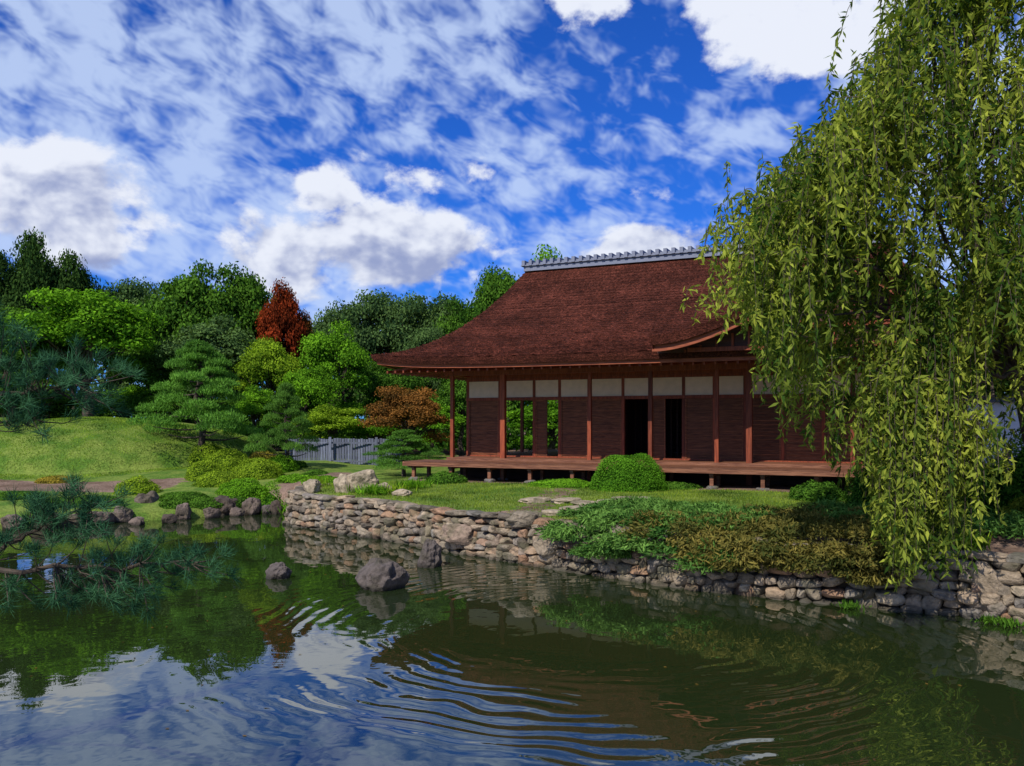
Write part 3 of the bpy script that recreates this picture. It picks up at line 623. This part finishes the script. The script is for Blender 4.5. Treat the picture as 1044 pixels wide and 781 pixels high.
# ------------------------------------------------------------------ people on a bench
def skin_obj(name,pts,edges,rad,mat,parent):
    me=bpy.data.meshes.new(name);me.from_pydata(pts,edges,[]);o=bpy.data.objects.new(name,me);sc.collection.objects.link(o);o.parent=parent
    o.modifiers.new('Skin','SKIN')
    for i,v in enumerate(me.skin_vertices[0].data): v.radius=(rad[i],rad[i]) if not isinstance(rad[i],tuple) else rad[i];v.use_root=(i==0)
    s=o.modifiers.new('Sub','SUBSURF');s.levels=2;s.render_levels=2;me.materials.append(mat);return o
def person(loc,rz,shirt,trous,hair):
    e=empty('seated_person',loc,rz);S=simple('skin',(.45,.25,.17),.6);A=simple('shirt',shirt);B=simple('trousers',trous);Hh=simple('hair',hair)
    skin_obj('torso',[(0,0,.52),(0,.02,.7),(0,.02,.9),(0,0,1.02),(.17,0,.98),(-.17,0,.98),(.24,-.05,.74),(-.24,-.05,.74),(.14,-.28,.66),(-.14,-.28,.66)],[(0,1),(1,2),(2,3),(2,4),(2,5),(4,6),(5,7),(6,8),(7,9)],[(.15,.12),(.14,.11),(.15,.11),(.06,.06),.065,.065,.05,.05,.037,.037],A,e)
    skin_obj('legs',[(0,0,.5),(.1,-.05,.5),(-.1,-.05,.5),(.13,-.45,.5),(-.13,-.45,.5),(.13,-.47,.1),(-.13,-.47,.1)],[(0,1),(0,2),(1,3),(2,4),(3,5),(4,6)],[.13,.1,.1,.07,.07,.05,.05],B,e)
    for sx_ in(1,-1):
        skin_obj('hand',[(sx_*.14,-.28,.66),(sx_*.12,-.35,.64),(sx_*.10,-.42,.61),(sx_*.12,-.43,.61),(sx_*.14,-.42,.61),(sx_*.085,-.39,.61),(sx_*.07,-.34,.65)],[(0,1),(1,2),(1,3),(1,4),(1,5),(0,6)],[.026,.03,.01,.01,.01,.01,.011],S,e)
        skin_obj('shoe',[(sx_*.13,-.44,.06),(sx_*.14,-.56,.04),(sx_*.145,-.66,.035)],[(0,1),(1,2)],[.05,.045,.035],Hh,e)
    skin_obj('neck_and_head',[(0,0,1.0),(0,-.01,1.1),(0,-.015,1.2),(0,-.01,1.29)],[(0,1),(1,2),(2,3)],[.05,.05,.085,.075],S,e)
    V=I3[0];q=V*np.array([.098,.11,.105])+np.array([0,.025,1.26]);obj_from('hair',[(q,I3[1],0,.5)],[Hh],e,smooth=True)
    fb=[(*(I3[0]*.012+np.array([sx_*.032,-.105,1.215]),I3[1]),0,.5) for sx_ in(1,-1)];obj_from('eyes',fb,[Hh],e)
    obj_from('nose',[(I3[0]*np.array([.014,.022,.022])+np.array([0,-.112,1.18]),I3[1],0,.5)],[S],e);obj_from('mouth',[(I3[0]*np.array([.026,.01,.006])+np.array([0,-.1,1.135]),I3[1],0,.5)],[simple('lips',(.35,.1,.08))],e)
bx=(1028-CX)/FL*21.5;bz=gz1(bx,21.5)
person((bx,21.5,bz),-.4,(.10,.16,.35),(.03,.04,.07),(.02,.015,.01));person((bx-.85,21.6,bz),.2,(.35,.05,.04),(.05,.05,.06),(.03,.02,.012))
b=[(bx-1.3,bx+.6,21.3,21.75,bz+.38,bz+.43),(bx-1.2,bx-1.1,21.35,21.7,bz-.05,bz+.378),(bx+.4,bx+.5,21.35,21.7,bz-.05,bz+.378),(bx-1.3,bx+.6,21.8,21.84,bz+.6,bz+.85),(bx-1.2,bx-1.12,21.752,21.798,bz,bz+.85),(bx+.42,bx+.5,21.752,21.798,bz,bz+.85)]
obj_from('garden_bench',[(*boxes(b),0,.5)],[M_DECK])
# ------------------------------------------------------------------ sky, sun
w_=bpy.data.worlds.new('World');sc.world=w_;w_.use_nodes=True;nt=w_.node_tree;nt.nodes.clear()
out=nt.nodes.new('ShaderNodeOutputWorld')
SE=math.radians(44);SAZ=math.radians(208)
sky=nd(nt,'ShaderNodeTexSky',{'sky_type':'NISHITA','sun_disc':False,'sun_elevation':SE,'sun_rotation':SAZ,'air_density':1.,'dust_density':.3,'ozone_density':2.5})
d=nt.nodes.new('ShaderNodeTexCoord').outputs['Generated'];sp=nd(nt,'ShaderNodeSeparateXYZ',None,{0:d})
az=M(nt,'ARCTAN2',sp.outputs[0],sp.outputs[1]);el=M(nt,'ARCSINE',sp.outputs[2])
P=nd(nt,'ShaderNodeCombineXYZ',None,{0:az,1:el}).outputs[0]
def blob(a,e,hw,hh,k=1.):
    q=nd(nt,'ShaderNodeVectorMath',{'operation':'SUBTRACT'},{0:P,1:(a,e,0)}).outputs[0]
    q=nd(nt,'ShaderNodeVectorMath',{'operation':'MULTIPLY'},{0:q,1:(1/hw,1/hh,0)}).outputs[0]
    q=nd(nt,'ShaderNodeVectorMath',{'operation':'DOT_PRODUCT'},{0:q,1:q}).outputs['Value']
    return M(nt,'MULTIPLY',M(nt,'SUBTRACT',1.,q,clamp=True),k)
msk=None
for b_ in[(-.17,.20,.23,.07,1.),(-.23,.25,.09,.05,.8),(-.49,.215,.16,.08,1.),(.15,.20,.13,.035,.9),(.33,.44,.17,.09,1.),(.05,.47,.15,.06,.7),(-.08,.275,.10,.035,.65),(1.4,.3,.5,.15,.8),(-1.7,.3,.6,.15,.8)]:
    q=blob(*b_);msk=q if msk is None else M(nt,'MAXIMUM',msk,q)
n1=NOISE(nt,P,9.,6,.56,.1,(1,1.35,1));off=nd(nt,'ShaderNodeVectorMath',{'operation':'ADD'},{0:P,1:(-.010,.020,0)}).outputs[0];n2=NOISE(nt,off,9.,4,.56,.1,(1,1.35,1))
dens=M(nt,'ADD',n1,M(nt,'MULTIPLY',msk,.34));cf=MR(nt,dens,.64,.75)
vert=M(nt,'MULTIPLY',M(nt,'SUBTRACT',M(nt,'MINIMUM',el,.30),.225),3.6)
lit=MR(nt,M(nt,'ADD',M(nt,'ADD',M(nt,'MULTIPLY',M(nt,'SUBTRACT',n1,n2),2.6),vert),M(nt,'MULTIPLY',M(nt,'SUBTRACT',.80,dens),.7)),-.42,.16)
ccol=MIX(nt,lit,(2.3,2.75,4.5),(6.1,6.4,7.2))
rot=nd(nt,'ShaderNodeVectorRotate',{'rotation_type':'Z_AXIS'},{'Vector':P,'Angle':math.radians(20)}).outputs[0]
w1=NOISE(nt,rot,3.6,4,.57,.35,(1,2.0,1));w2=NOISE(nt,rot,20,3,.62,.3,(1,1.6,1))
wf=M(nt,'ADD',M(nt,'MULTIPLY',M(nt,'SUBTRACT',w1,.5),1.4),M(nt,'MULTIPLY',M(nt,'SUBTRACT',w2,.5),1.25))
wf=M(nt,'ADD',wf,MR(nt,az,.25,-.45,.0,.10))
wf=M(nt,'ADD',wf,M(nt,'MULTIPLY',MR(nt,el,.18,.4),.05))
wf=M(nt,'SUBTRACT',wf,blob(.15,.41,.14,.11,.28))
wfc=M(nt,'MULTIPLY',MR(nt,wf,-.16,.34),.78)
base=MIX(nt,1.,sky.outputs[0],(.09,.35,.98),'MULTIPLY')
c1=MIX(nt,wfc,base,(4.3,5.3,7.3));c2=MIX(nt,cf,c1,ccol)
bg=nd(nt,'ShaderNodeBackground',None,{0:c2,1:.135});nt.links.new(bg.outputs[0],out.inputs[0])
sd=Vector((math.sin(SAZ)*math.cos(SE),math.cos(SAZ)*math.cos(SE),math.sin(SE)))
L=bpy.data.lights.new('sun','SUN');L.energy=5.;L.angle=math.radians(.5);L.color=(1,.93,.82);lo=bpy.data.objects.new('sun',L);lo.rotation_euler=(-sd).to_track_quat('-Z','Y').to_euler();sc.collection.objects.link(lo)
cam=bpy.data.cameras.new('camera');cam.sensor_width=36;cam.lens=30;cam.shift_y=39.5/1044;cam.clip_end=4000;co=bpy.data.objects.new('camera',cam);co.location=(0,0,H);co.rotation_euler=(math.radians(90),0,0);sc.collection.objects.link(co);sc.camera=co
sc.view_settings.view_transform='Standard';sc.view_settings.look='None';sc.view_settings.exposure=0
